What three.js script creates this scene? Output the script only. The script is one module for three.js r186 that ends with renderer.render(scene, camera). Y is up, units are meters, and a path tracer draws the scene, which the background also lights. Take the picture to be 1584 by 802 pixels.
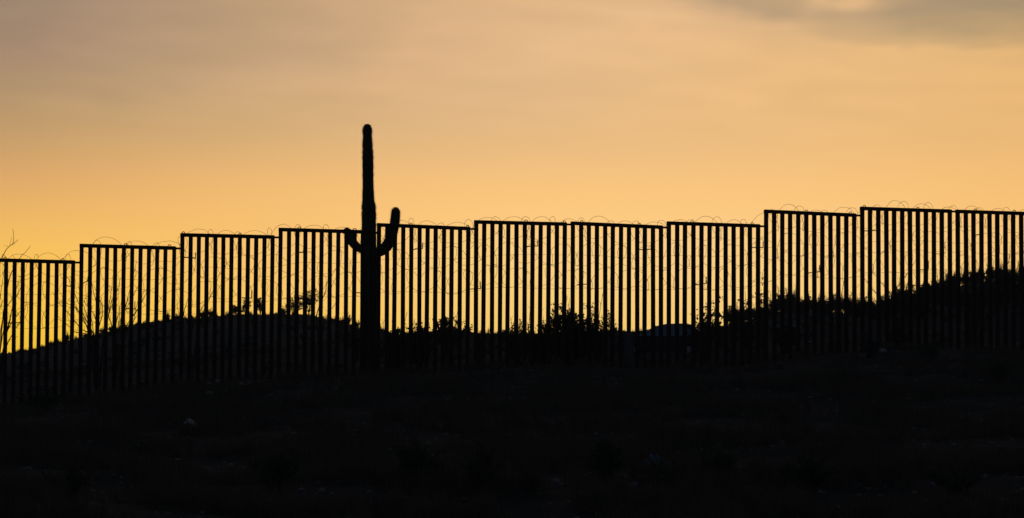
import * as THREE from 'three';
import { mergeGeometries } from 'three/addons/utils/BufferGeometryUtils.js';
import { RoundedBoxGeometry } from 'three/addons/geometries/RoundedBoxGeometry.js';
import { createNoise2D, createNoise3D } from 'simplex-noise';

// ------------------------------------------------------------------ random numbers
function rng(seed) {
  let a = seed >>> 0;
  return () => {
    a = (a + 0x6D2B79F5) >>> 0;
    let t = a;
    t = Math.imul(t ^ (t >>> 15), t | 1);
    t ^= t + Math.imul(t ^ (t >>> 7), t | 61);
    return ((t ^ (t >>> 14)) >>> 0) / 4294967296;
  };
}
const n2 = createNoise2D(rng(11)), n2b = createNoise2D(rng(12)), n3 = createNoise3D(rng(13));
const R = rng(7);
const lerp = (a, b, t) => a + (b - a) * t;
const clamp = (v, a = 0, b = 1) => Math.min(b, Math.max(a, v));
const smooth = (a, b, v) => { const t = clamp((v - a) / (b - a)); return t * t * (3 - 2 * t); };
const V = (x, y, z) => new THREE.Vector3(x, y, z);

// ------------------------------------------------------------------ scene and camera
const scene = new THREE.Scene();
const EYE = 1.65, FOCAL = 4200;                          // long lens, looking up the slope from about 100 m
const camera = new THREE.PerspectiveCamera(2 * Math.atan(401 / FOCAL) * 180 / Math.PI, 1584 / 802, 0.5, 12000);
camera.rotation.order = 'YXZ';
camera.position.set(0, EYE, 0);
camera.rotation.x = Math.atan(239 / FOCAL);
camera.rotation.z = THREE.MathUtils.degToRad(0.4);
camera.updateMatrixWorld(true);
scene.add(camera);

scene.fog = new THREE.FogExp2(0xaebccc, 0.0004);        // thin dusk haze over the far slopes

// a survey point: column and row in the photograph, metres away
function at(px, py, dist) {
  const v = V(px - 792, 401 - py, -FOCAL).applyQuaternion(camera.quaternion);
  return v.multiplyScalar(dist / -v.z).add(camera.position);
}

// ------------------------------------------------------------------ sky: the afterglow of a sun that has set behind the ridge
const SUN_AZ = 2.5, SUN_EL = 1.2;                        // degrees right of the view axis, above the horizon
function makeSky() {
  const W = 2048, H = 2048, data = new Float32Array(W * H * 4);
  const lin = c => { c /= 255; return c <= 0.04045 ? c / 12.92 : Math.pow((c + 0.055) / 1.055, 2.4); };
  const az = [-10.8, -5.35, 0.1, 5.55, 10.8], el = [1.2, 3.3, 4.65, 6.0, 7.35, 8.75];
  const grid = [
    [[264, 210, 58], [262, 209, 80], [260, 211, 108], [259, 212, 114], [259, 210, 108]],
    [[252, 196, 93], [254, 199, 110], [256, 208, 127], [256, 208, 131], [255, 203, 119]],
    [[227, 173, 105], [241, 187, 115], [249, 197, 126], [250, 198, 127], [247, 192, 118]],
    [[191, 154, 108], [211, 171, 120], [227, 183, 130], [234, 187, 127], [233, 184, 120]],
    [[168, 139, 112], [198, 162, 124], [226, 183, 135], [233, 186, 130], [231, 183, 121]],
    [[156, 132, 111], [187, 154, 120], [222, 180, 134], [223, 181, 134], [217, 177, 127]],
  ].map(r => r.map(c => c.map(lin)));
  const pos = (arr, v) => {
    if (v <= arr[0]) return [0, 0];
    for (let i = 0; i < arr.length - 1; i++) if (v <= arr[i + 1]) return [i, (v - arr[i]) / (arr[i + 1] - arr[i])];
    return [arr.length - 2, 1];
  };
  const cr = (p0, p1, p2, p3, t) => 0.5 * (2 * p1 + (p2 - p0) * t + (2 * p0 - 5 * p1 + 4 * p2 - p3) * t * t + (3 * p1 - p0 - 3 * p2 + p3) * t * t * t);
  const sample = (a, e, k) => {
    const [i, t] = pos(az, a), [j, s] = pos(el, e);
    const row = jj => { const g = grid[clamp(jj, 0, 5)]; const q = ii => g[clamp(ii, 0, 4)][k]; return cr(q(i - 1), q(i), q(i + 1), q(i + 2), t); };
    return Math.max(0, cr(row(j - 1), row(j), row(j + 1), row(j + 2), s));
  };
  const edges = [[-2, 9.6], [1.5, 9.0], [2.84, 8.55], [4.2, 8.25], [5.57, 7.98], [6.9, 7.84], [8.25, 7.7], [10.8, 7.74], [16, 7.4]];
  const edgeOf = a => { if (a <= -2) return 9.6; for (let i = 0; i < 8; i++) if (a <= edges[i + 1][0]) { const t = (a - edges[i][0]) / (edges[i + 1][0] - edges[i][0]); return lerp(edges[i][1], edges[i + 1][1], t * t * (3 - 2 * t) * 0.5 + t * 0.5); } return 7.4; };
  const fbm = (x, y, o) => { let s = 0, a = 0.5; for (let i = 0; i < o; i++) { s += a * n2b(x, y); x *= 2.03; y *= 2.03; a *= 0.5; } return s; };
  const dusk = [0.021, 0.028, 0.042];                 // the unlit sky overhead and behind
  for (let y = 0; y < H; y++) {
    const e = ((y + 0.5) / H - 0.5) * 180;
    for (let x = 0; x < W; x++) {
      const phi = ((x + 0.5) / W - 0.5) * 2 * Math.PI;
      let a = Math.atan2(Math.cos(phi), -Math.sin(phi)) * 180 / Math.PI;
      const fa = Math.abs(a - SUN_AZ);
      // the glow thins smoothly with height and with the angle away from the sunset
      const up = Math.max(0, e - 9.0), side = Math.max(0, fa - 11);
      const glow = Math.exp(-up / 6.5 - (up / 22) ** 2) * Math.exp(-((side / 26) ** 1.6));
      // streaky cloud layer, wider apart towards the zenith
      const k = 1 / Math.max(0.06, Math.sin(Math.max(e, 0.5) * Math.PI / 180) + 0.03);
      const w = fbm(a * 0.10, e * 0.30, 2) * 0.9;
      const st = fbm(a * 0.16 + 3.1 + w, e * 0.62 + w * 0.5, 4);
      const edge = edgeOf(a) + 0.10 * n2(a * 0.55, 3.3) + 0.05 * n2(a * 1.7, 8.1), soft = lerp(0.6, 0.07, smooth(4, 7.5, a));
      const bank = smooth(edge - soft * 0.5, edge + soft, e + 0.10 * fbm(a * 0.5 + 2, e * 2.2, 3)) * smooth(1.0, 3.2, a + 0.4 * (e - 8.6));
      const hole = Math.exp(-(((a - 6.95) / 0.95) ** 2) - (((e - 8.78 - 0.06 * (a - 7)) / 0.32) ** 2)) * 1.25 + 0.5 * Math.exp(-(((a - 10.5) / 0.7) ** 2) - (((e - 8.95) / 0.22) ** 2));
      const thick = 0.46 + 0.54 * smooth(0.0, 0.75, e - edge + 0.12 * fbm(a * 0.4, e * 2.6 + 5, 3));
      const cl = clamp(bank * thick * (0.95 + 0.35 * fbm(a * 0.35 + 9, e * 2.3, 3)) * (1 - clamp(hole * (1 + 0.5 * n2(a * 0.9, e * 2)))), 0, 1);
      const o = (y * W + x) * 4;
      const tint = [0.57, 0.65, 0.79];
      const streak = fbm(a * 0.2 + 17, (e + 0.05 * a) * 1.7, 4) * smooth(4.8, 7, e) - 0.9 * Math.exp(-(((a + 3.7) / 1.5) ** 2) - (((e - 7.78 - 0.03 * a) / 0.16) ** 2));
      for (let c = 0; c < 3; c++) {
        let g = sample(a, Math.max(e, 1.0), c);
        g *= 1 + (0.07 - 0.02 * c) * st * smooth(4.5, 7.5, e);
        g *= 1 + 0.06 * streak;
        g *= lerp(1, tint[c], cl);
        data[o + c] = g * glow + (1 - glow) * dusk[c] * (0.8 + 0.25 * Math.exp(-Math.max(0, e) / 25));
      }
      data[o + 3] = 1;
    }
  }
  const t = new THREE.DataTexture(data, W, H, THREE.RGBAFormat, THREE.FloatType);
  t.mapping = THREE.EquirectangularReflectionMapping;
  t.magFilter = t.minFilter = THREE.LinearFilter;
  t.wrapS = THREE.RepeatWrapping;
  t.needsUpdate = true;
  return t;
}
const skyTex = makeSky();
scene.background = skyTex;
scene.environment = skyTex;

const sun = new THREE.DirectionalLight(0xffb070, 0.25);  // nearly gone, behind the ridge
{
  const a = THREE.MathUtils.degToRad(SUN_AZ), e = THREE.MathUtils.degToRad(SUN_EL);
  sun.target.position.set(0, 5, -100);
  sun.position.copy(sun.target.position).add(V(Math.sin(a) * Math.cos(e), Math.sin(e), -Math.cos(a) * Math.cos(e)).multiplyScalar(200));
  sun.castShadow = true;
  sun.shadow.radius = 12;
  sun.shadow.mapSize.set(2048, 2048);
  Object.assign(sun.shadow.camera, { left: -60, right: 60, top: 40, bottom: -40, near: 1, far: 500 });
  scene.add(sun, sun.target);
}

const renderer = new THREE.WebGLRenderer({ antialias: true });
renderer.setSize(1024, 518);
renderer.toneMapping = THREE.LinearToneMapping;
renderer.toneMappingExposure = 1.07;
renderer.shadowMap.enabled = true;

// ------------------------------------------------------------------ naming
const used = new Map();
function numbered(name) {
  const n = used.get(name) || 0; used.set(name, n + 1);
  return n ? `${name}_${String(n).padStart(3, '0')}` : name;
}
function tag(o, label, category, group, kind) {
  o.userData.label = label;
  if (category) o.userData.category = category;
  if (group) o.userData.group = group;
  if (kind) o.userData.kind = kind;
  return o;
}
function thing(name, label, category, p = V(0, 0, 0), turn = 0, group) {
  const g = new THREE.Group(); g.name = numbered(name); g.position.copy(p); g.rotation.y = turn;
  scene.add(g); return tag(g, label, category, group);
}
function part(name, geo, mat, parent) {
  const m = new THREE.Mesh(geo, mat); m.name = name; m.castShadow = m.receiveShadow = true;
  parent.add(m); return m;
}
function single(name, geo, mat, label, category, p, group) {
  const m = new THREE.Mesh(geo, mat); m.name = numbered(name); m.castShadow = m.receiveShadow = true;
  if (p) m.position.copy(p);
  scene.add(m); return tag(m, label, category, group);
}

// ------------------------------------------------------------------ materials
function grainTex(size, fn, srgb = true) {
  const d = new Uint8Array(size * size * 4);
  for (let y = 0; y < size; y++) for (let x = 0; x < size; x++) {
    const c = fn(x / size, y / size), o = (y * size + x) * 4;
    for (let k = 0; k < 3; k++) d[o + k] = clamp(c[k], 0, 1) * 255;
    d[o + 3] = 255;
  }
  const t = new THREE.DataTexture(d, size, size, THREE.RGBAFormat);
  t.wrapS = t.wrapT = THREE.RepeatWrapping; t.magFilter = THREE.LinearFilter; t.minFilter = THREE.LinearMipmapLinearFilter;
  t.generateMipmaps = true;
  if (srgb) t.colorSpace = THREE.SRGBColorSpace;
  t.needsUpdate = true;
  return t;
}
const tor = (u, v, f, s) => { // tileable noise
  const a = u * 2 * Math.PI, b = v * 2 * Math.PI;
  return n3(Math.cos(a) * f + s, Math.sin(a) * f + Math.cos(b) * f * 0.7, Math.sin(b) * f + s * 1.7);
};
const rustTex = grainTex(256, (u, v) => {
  const a = 0.5 + 0.5 * tor(u, v, 1.3, 2), b = 0.5 + 0.5 * tor(u, v, 5, 9), c = 0.5 + 0.5 * tor(u, v, 16, 4);
  const m = 0.5 * a + 0.3 * b + 0.2 * c;
  return [0.20 + 0.14 * m, 0.145 + 0.08 * m, 0.125 + 0.05 * m];
});
const soilTex = grainTex(512, (u, v) => {
  const a = 0.5 + 0.5 * tor(u, v, 1.1, 1), b = 0.5 + 0.5 * tor(u, v, 4, 6), c = 0.5 + 0.5 * tor(u, v, 18, 3), d = 0.5 + 0.5 * tor(u, v, 40, 5);
  const m = 0.6 + 0.16 * (a - 0.5) + 0.2 * (b - 0.5) + 0.3 * (c - 0.5) + 0.3 * (d - 0.5);
  return [m, m * 0.97, m * 0.93];
});
const mat = (r, g, b, o = {}) => { const m = new THREE.MeshStandardMaterial({ roughness: 0.95, ...o }); m.color.setRGB(r, g, b); return m; };
const leafMat = (r, g, b, through = 0.25) => { const m = new THREE.MeshPhysicalMaterial({ roughness: 1, transmission: through, thickness: 0, side: THREE.DoubleSide }); m.color.setRGB(r, g, b); return m; };
const M = {
  steel: new THREE.MeshStandardMaterial({ map: rustTex, roughness: 0.9, metalness: 0, bumpMap: rustTex, bumpScale: 0.002 }),
  wire: mat(0.10, 0.095, 0.09, { roughness: 0.6, metalness: 0.3 }),
  ground: new THREE.MeshStandardMaterial({ map: soilTex, bumpMap: soilTex, bumpScale: 0.02, roughness: 1, vertexColors: true }),
  cactus: mat(0.055, 0.07, 0.04, { roughness: 0.85 }),
  spine: mat(0.16, 0.14, 0.10),
  stem: mat(0.06, 0.05, 0.04),
  drystem: mat(0.11, 0.09, 0.065),
  leafA: leafMat(0.06, 0.085, 0.03),
  leafB: leafMat(0.05, 0.07, 0.035),
  leafC: leafMat(0.085, 0.095, 0.04, 0.5),
  grass: leafMat(0.14, 0.12, 0.075),
  stone: mat(0.26, 0.24, 0.22),
  paleStone: mat(0.42, 0.40, 0.37),
  concrete: mat(0.13, 0.125, 0.12),
  bag: mat(0.78, 0.79, 0.8, { roughness: 0.6 }),
  scrap: mat(0.6, 0.6, 0.58, { roughness: 0.7 }),
  blue: mat(0.06, 0.28, 0.55, { roughness: 0.5 }),
  sheet: mat(0.10, 0.30, 0.50, { roughness: 0.6 }),
  cyan: mat(0.12, 0.45, 0.55, { roughness: 0.5 }),
  carPaint: new THREE.MeshPhysicalMaterial({ color: new THREE.Color().setRGB(0.03, 0.035, 0.045), roughness: 0.6, clearcoat: 0.15, clearcoatRoughness: 0.3 }),
  carRoof: new THREE.MeshPhysicalMaterial({ color: new THREE.Color().setRGB(0.26, 0.33, 0.42), roughness: 0.35, clearcoat: 0.6, clearcoatRoughness: 0.1 }),
  carGlass: new THREE.MeshPhysicalMaterial({ color: new THREE.Color().setRGB(0.30, 0.46, 0.66), roughness: 0.55, metalness: 0.5 }),
  rubber: mat(0.02, 0.02, 0.02),
  rim: mat(0.45, 0.45, 0.46, { roughness: 0.4, metalness: 0.8 }),
  lamp: mat(0.25, 0.25, 0.25, { roughness: 0.7 }),
};

// ------------------------------------------------------------------ survey of the fence line
// panel starts: column of its first bar, row of the rail top there, row of the rail top at its end
const SURVEY = [
  [-186, 421, 426], [-30, 399.4, 403.8], [125.8, 377.7, 382.0], [281.8, 361.2, 364.8], [434, 352.9, 357.3], [586.2, 345.7, 351.9], [736.6, 341.2, 344.8],
  [886.3, 343.2, 349.8], [1034.9, 343.0, 347.7], [1185.5, 324.8, 331.2], [1334.2, 320.3, 324.8], [1482, 324.9, 329.5], [1629.6, 318, 323], [1776, 0, 0],
];
const fenceDist = px => 97.2 + (px - 100) * (5.3 / 1400);
const PANELS = [];
for (let i = 0; i < SURVEY.length - 1; i++) {
  const [p0, y0, y1] = SURVEY[i], p1 = SURVEY[i + 1][0];
  const a = at(p0, y0, fenceDist(p0)), b = at(p1, y1, fenceDist(p1));
  PANELS.push({ a, b, p0, p1, slope: (b.y - a.y) / a.clone().setY(0).distanceTo(b.clone().setY(0)) });
}
const FENCE_H = 5.45;
const F0 = PANELS[0].a, F1 = PANELS[PANELS.length - 1].b;
const fenceDir = V(F1.x - F0.x, 0, F1.z - F0.z).normalize(), fenceBack = V(-fenceDir.z, 0, fenceDir.x).multiplyScalar(-1);
if (fenceBack.z > 0) fenceBack.multiplyScalar(-1);
const fenceYaw = Math.atan2(-fenceDir.z, fenceDir.x);
const fenceZ = x => F0.z + (x - F0.x) * (F1.z - F0.z) / (F1.x - F0.x);
function curve(pts) { // smooth monotone-ish interpolation through [x, y] points
  return x => {
    if (x <= pts[0][0]) return pts[0][1];
    const n = pts.length;
    if (x >= pts[n - 1][0]) return pts[n - 1][1];
    let i = 0; while (x > pts[i + 1][0]) i++;
    const t = (x - pts[i][0]) / (pts[i + 1][0] - pts[i][0]);
    const s = k => { const lo = Math.max(0, k - 1), hi = Math.min(n - 1, k + 1); return (pts[hi][1] - pts[lo][1]) / (pts[hi][0] - pts[lo][0]); };
    const h = pts[i + 1][0] - pts[i][0], m0 = s(i) * h, m1 = s(i + 1) * h;
    const t2 = t * t, t3 = t2 * t;
    return (2 * t3 - 3 * t2 + 1) * pts[i][1] + (t3 - 2 * t2 + t) * m0 + (-2 * t3 + 3 * t2) * pts[i + 1][1] + (t3 - t2) * m1;
  };
}
const baseLine = curve(PANELS.map(p => [(p.a.x + p.b.x) / 2, (p.a.y + p.b.y) / 2 - FENCE_H]));
const topAt = x => { // rail top above a point of the fence line
  for (const p of PANELS) if (x < p.b.x) return p.a.y + (x - p.a.x) / (p.b.x - p.a.x) * (p.b.y - p.a.y);
  return PANELS[PANELS.length - 1].b.y;
};

// ------------------------------------------------------------------ the land
const prof = (d, pts) => curve(pts.map(([px, py]) => { const v = at(px, py, d); return [v.x, v.y]; }));
const rise1 = prof(150, [[-400, 600], [0, 585], [180, 572], [300, 558], [420, 542], [500, 530], [560, 521], [620, 518], [760, 518], [900, 518], [960, 517], [1010, 513], [1070, 507], [1120, 508], [1200, 505], [1330, 500], [1450, 490], [1584, 475], [1900, 460]]);
const rise2 = prof(210, [[-500, 590], [-200, 572], [0, 551], [60, 540], [100, 529], [150, 519], [200, 508], [250, 499], [300, 493.5], [350, 490.5], [400, 489], [440, 488.5], [480, 491], [520, 500], [560, 511], [610, 522], [700, 534], [1060, 534], [1110, 518], [1150, 504], [1190, 489], [1250, 484], [1300, 490], [1340, 493], [1380, 483], [1420, 467], [1460, 453], [1500, 445], [1540, 438], [1584, 432], [1800, 405], [2200, 380]]);
function land(x, d) {
  const df = -fenceZ(clamp(x, -40, 40)), b = baseLine(x);
  let h;
  if (d < df - 3) {
    const t = clamp((d - 36) / (df - 39));
    h = b * (0.75 * t + 0.25 * t * t) + 0.28 * Math.sin(t * Math.PI) * smooth(0.5, 0.8, t) * 0.4;
  } else if (d < df + 3) h = b;
  else if (d < 150) { const t = (d - df - 3) / (147 - df); h = lerp(b, rise1(x), Math.pow(t, 1.5)); }
  else if (d < 210) { const t = (d - 150) / 60; h = lerp(rise1(x * 150 / d), rise2(x * 210 / d), t * t * (3 - 2 * t) * 0.6 + 0.4 * t); }
  else if (d < 420) { const t = smooth(210, 420, d); h = lerp(rise2(x), 4, t) ; }
  else h = lerp(4, -6, smooth(420, 1500, d));
  const near = smooth(20, 45, d) * (1 - smooth(230, 600, d));
  const quiet = 1 - 0.7 * Math.exp(-(((d - df) / 4) ** 2));
  h += near * quiet * (0.16 * n2(x / 9, d / 7) + 0.07 * n2(x / 2.6 + 7, d / 2.1) + 0.028 * n2(x / 0.9, d / 0.8 + 4));
  return h;
}
const ground = (x, z) => land(x, -z);
// where a line of sight meets the land
function spot(px, py, from = 40, to = 230) {
  for (let d = from; d < to; d += 0.1) { const p = at(px, py, d); if (land(p.x, d) >= p.y) return V(p.x, land(p.x, d), -d); }
  return at(px, py, to);
}
const landAt = (px, d) => { const p = at(px, 560, d); return V(p.x, land(p.x, d), -d); };
{
  const axis = (lo, hi, step, far, grow) => {
    const a = []; for (let v = lo; v <= hi + 1e-6; v += step) a.push(v);
    let s = step, v = lo; while (v > -far) { s *= grow; v -= s; a.unshift(v); }
    s = step; v = hi; while (v < far) { s *= grow; v += s; a.push(v); }
    return a;
  };
  const xs = axis(-46, 46, 0.45, 5000, 1.22), ds = axis(34, 214, 0.45, 6000, 1.22);
  const pos = [], col = [], uv = [], idx = [];
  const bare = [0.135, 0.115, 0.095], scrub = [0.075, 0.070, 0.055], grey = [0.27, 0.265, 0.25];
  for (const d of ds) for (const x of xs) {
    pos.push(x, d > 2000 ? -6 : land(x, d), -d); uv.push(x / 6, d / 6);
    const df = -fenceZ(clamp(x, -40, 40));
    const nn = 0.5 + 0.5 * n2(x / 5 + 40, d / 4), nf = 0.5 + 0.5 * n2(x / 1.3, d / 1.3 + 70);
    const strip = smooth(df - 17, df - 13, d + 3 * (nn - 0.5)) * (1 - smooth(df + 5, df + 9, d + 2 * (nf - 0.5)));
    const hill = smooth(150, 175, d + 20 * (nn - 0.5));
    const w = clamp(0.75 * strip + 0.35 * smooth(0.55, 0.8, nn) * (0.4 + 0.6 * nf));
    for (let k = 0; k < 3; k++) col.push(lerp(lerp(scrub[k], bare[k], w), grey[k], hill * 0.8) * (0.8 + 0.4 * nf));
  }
  const W = xs.length;
  for (let j = 0; j < ds.length - 1; j++) for (let i = 0; i < W - 1; i++) { const a = j * W + i; idx.push(a, a + 1, a + W, a + 1, a + W + 1, a + W); }
  const g = new THREE.BufferGeometry();
  g.setAttribute('position', new THREE.Float32BufferAttribute(pos, 3));
  g.setAttribute('color', new THREE.Float32BufferAttribute(col, 3));
  g.setAttribute('uv', new THREE.Float32BufferAttribute(uv, 2));
  g.setIndex(idx); g.computeVertexNormals();
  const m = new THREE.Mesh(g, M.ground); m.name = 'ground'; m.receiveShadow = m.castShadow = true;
  tag(m, 'dark desert ground rising past the fence to low hills', null, null, 'structure');
  scene.add(m);
}

// ------------------------------------------------------------------ geometry helpers
function tube(points, radii, sides = 5, ribs = 0, ribDepth = 0) { // tapered tube through points, closed ends
  const n = points.length, pos = [], idx = [], uv = [];
  const up0 = V(0.31, 0.12, 0.94).normalize();
  let prevN = null;
  for (let i = 0; i < n; i++) {
    const t = points[Math.min(n - 1, i + 1)].clone().sub(points[Math.max(0, i - 1)]).normalize();
    let nn = prevN ? prevN.clone() : up0.clone();
    nn.addScaledVector(t, -nn.dot(t)); if (nn.lengthSq() < 1e-6) nn = V(1, 0, 0).addScaledVector(t, -t.x); nn.normalize(); prevN = nn;
    const bn = t.clone().cross(nn);
    const r = Array.isArray(radii) ? radii[i] : radii;
    for (let k = 0; k < sides; k++) {
      const a = k / sides * 2 * Math.PI, rr = r * (1 - (ribs ? ribDepth * (0.5 - 0.5 * Math.cos(a * ribs)) : 0));
      const p = points[i].clone().addScaledVector(nn, Math.cos(a) * rr).addScaledVector(bn, Math.sin(a) * rr);
      pos.push(p.x, p.y, p.z); uv.push(k / sides, i * 0.1);
    }
  }
  for (let i = 0; i < n - 1; i++) for (let k = 0; k < sides; k++) {
    const a = i * sides + k, b = i * sides + (k + 1) % sides, c = a + sides, d = b + sides;
    idx.push(a, b, c, b, d, c);
  }
  for (const e of [0, n - 1]) {
    const c = pos.length / 3, p = points[e]; pos.push(p.x, p.y, p.z); uv.push(0.5, 0.5);
    for (let k = 0; k < sides; k++) { const a = e * sides + k, b = e * sides + (k + 1) % sides; e ? idx.push(a, b, c) : idx.push(b, a, c); }
  }
  const g = new THREE.BufferGeometry();
  g.setAttribute('position', new THREE.Float32BufferAttribute(pos, 3));
  g.setAttribute('uv', new THREE.Float32BufferAttribute(uv, 2));
  g.setIndex(idx); g.computeVertexNormals();
  return g;
}
function leaves(list) { // list of [position, direction, normal, length, width]: folded diamond blades
  const pos = [], idx = [];
  for (const [p, d, n, l, w] of list) {
    const s = d.clone().cross(n).normalize(), o = pos.length / 3;
    const tip = p.clone().addScaledVector(d, l), mid = p.clone().addScaledVector(d, l * 0.45);
    const a = mid.clone().addScaledVector(s, w / 2).addScaledVector(n, w * 0.15), b = mid.clone().addScaledVector(s, -w / 2).addScaledVector(n, w * 0.15);
    for (const v of [p, a, tip, b]) pos.push(v.x, v.y, v.z);
    idx.push(o, o + 1, o + 2, o, o + 2, o + 3);
  }
  const g = new THREE.BufferGeometry();
  g.setAttribute('position', new THREE.Float32BufferAttribute(pos, 3));
  g.setIndex(idx); g.computeVertexNormals();
  return g;
}
const rdir = (r) => { const u = r() * 2 - 1, a = r() * 2 * Math.PI, s = Math.sqrt(1 - u * u); return V(s * Math.cos(a), u, s * Math.sin(a)); };

// ------------------------------------------------------------------ the bollard fence
const PITCH = PANELS[5].a.clone().setY(0).distanceTo(PANELS[5].b.clone().setY(0)) / 12;
console.log('bar pitch', PITCH.toFixed(3), 'yaw', (fenceYaw * 57.3).toFixed(2), 'base', PANELS.map(p => (p.a.y - FENCE_H).toFixed(2)).join(' '));
const BAR = 0.146;
const barGeo = new RoundedBoxGeometry(BAR, FENCE_H + 0.6, BAR, 2, 0.014); barGeo.translate(0, -(FENCE_H + 0.6) / 2, 0);
const barUv = barGeo.getAttribute('uv'); for (let i = 0; i < barUv.count; i++) barUv.setXY(i, barUv.getX(i) * 0.3, barUv.getY(i) * 6);
const ringGeo = (() => { const g = new THREE.TorusGeometry(0.05, 0.014, 8, 16, Math.PI * 1.2); g.rotateZ(-Math.PI * 0.1); return g; })();
const ringCols = [null, [8, 97.5], [194.5, 262], [283.5, 371], [462.5, 548.5], [635.5, 723.5], [814, 873], [900, 989], [1071, 1164], [1248, 1316], [1337.5, 1420.5], [1509.5, 1570], null];
// wire brackets: panel, column where the arm leaves its bar, row, column of its end, row there, height of the upturned tip in rows
const brackets = [
  [1, 11, 500, 31, 499, 10], [1, 98, 442, 113, 443, 8], [2, 127, 439, 135, 434, 6], [2, 193, 478, 208.5, 478, 12], [3, 283.5, 398, 302.5, 399, 9], [3, 374, 461, 389.5, 461, 13],
  [4, 460, 391, 470, 390, 7], [4, 549, 453, 560, 453, 9], [5, 638, 386, 655, 384, 9], [5, 727, 447.5, 745.5, 446, 11], [6, 814, 381.5, 834, 380, 9], [7, 893, 441, 912, 439, 12],
  [7, 988, 386.5, 1010, 385, 9], [8, 1073, 441.5, 1096, 438, 10], [8, 1162, 383, 1184, 382.5, 9], [9, 1250, 422.5, 1272, 420, 10], [10, 1336, 357.5, 1360, 356, 11], [10, 1424, 418, 1441, 416, 13], [11, 1509, 363.5, 1524.5, 362, 10],
  [11, 1583, 426, 1600, 425, 10],
];
const panelLabels = [
  'steel bar fence panel just past the left edge of view', 'lowest steel bar fence panel, against the left edge, bare branches poking over its rail', 'second steel bar fence panel from the left, one step above the lowest',
  'third steel bar fence panel from the left, two panels left of the cactus', 'steel bar fence panel just left of the tall cactus trunk', 'steel bar fence panel just right of the cactus trunk, crossed by the right arm',
  'steel bar fence panel second right of the cactus, large leafy bush behind its right end', 'steel bar fence panel level with its left neighbour, a squat grey post before its bars', 'steel bar fence panel before the parked car, left of the biggest step up',
  'steel bar fence panel right of the biggest upward step', 'highest steel bar fence panel, second step up from the right', 'steel bar fence panel cut by the right edge of view', 'steel bar fence panel just past the right edge of view',
];
PANELS.forEach((p, i) => {
  const base = V(p.a.x, p.a.y - FENCE_H, p.a.z);
  const g = thing('fence_panel', panelLabels[i], 'fence panel', base, fenceYaw, 'stepped panels of the steel bar fence');
  const len = p.a.clone().setY(0).distanceTo(p.b.clone().setY(0)), step = len / 12;
  for (let k = 0; k < 12; k++) {
    const b = part('bar', barGeo, M.steel, g);
    b.position.set(k * step + (k ? (R() - 0.5) * 0.016 : 0), FENCE_H + k * step * p.slope - 0.002 - (k ? 0.004 : 0), 0);
    b.rotation.set((R() - 0.5) * 0.006, (R() - 0.5) * 0.08, (R() - 0.5) * 0.008 - p.slope * 0.12);
  }
  const rl = step * 11 + BAR / 2 + 0.05;
  const rg = new RoundedBoxGeometry(rl, 0.13, BAR + 0.03, 2, 0.012); rg.translate(rl / 2 - BAR / 2 - 0.004, -0.065, 0); rg.rotateZ(Math.atan(p.slope)); rg.translate(0, FENCE_H + 0.006, 0);
  part('top_rail', rg, M.steel, g);
  // a short splice plate ties the rail to the next panel's first bar
  const sp = new RoundedBoxGeometry(0.3, 0.075, 0.03, 2, 0.006); sp.translate(step * 11 + 0.16, FENCE_H + step * 11 * p.slope - 0.07, 0); if (i < PANELS.length - 1) part('splice_plate', sp, M.steel, g);
  const inPanel = (px, py, back) => { const w = at(px, py, fenceDist(px)).addScaledVector(fenceBack, back); return g.worldToLocal(w); };
  g.updateMatrixWorld(true);
  for (const c of ringCols[i] || []) { const r = part('lifting_ring', ringGeo, M.steel, g); const q = inPanel(c, 350, 0); r.position.set(q.x, FENCE_H + q.x * p.slope + 0.008, 0); r.rotation.y = (R() - 0.5) * 0.6; }
  for (const [pi, x0, y0, x1, y1, up] of brackets) if (pi === i) {
    const a = inPanel(x0, y0, 0.06), b = inPanel(x1, y1, 0.32), c = inPanel(x1 + (R() - 0.4) * 1.2, y1 - up, 0.36);
    const bg = mergeGeometries([tube([a, b], 0.019, 6), tube([b.clone().add(V(0, -0.015, 0)), c], 0.016, 6)]);
    part('wire_bracket', bg, M.steel, g);
  }
});

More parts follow.
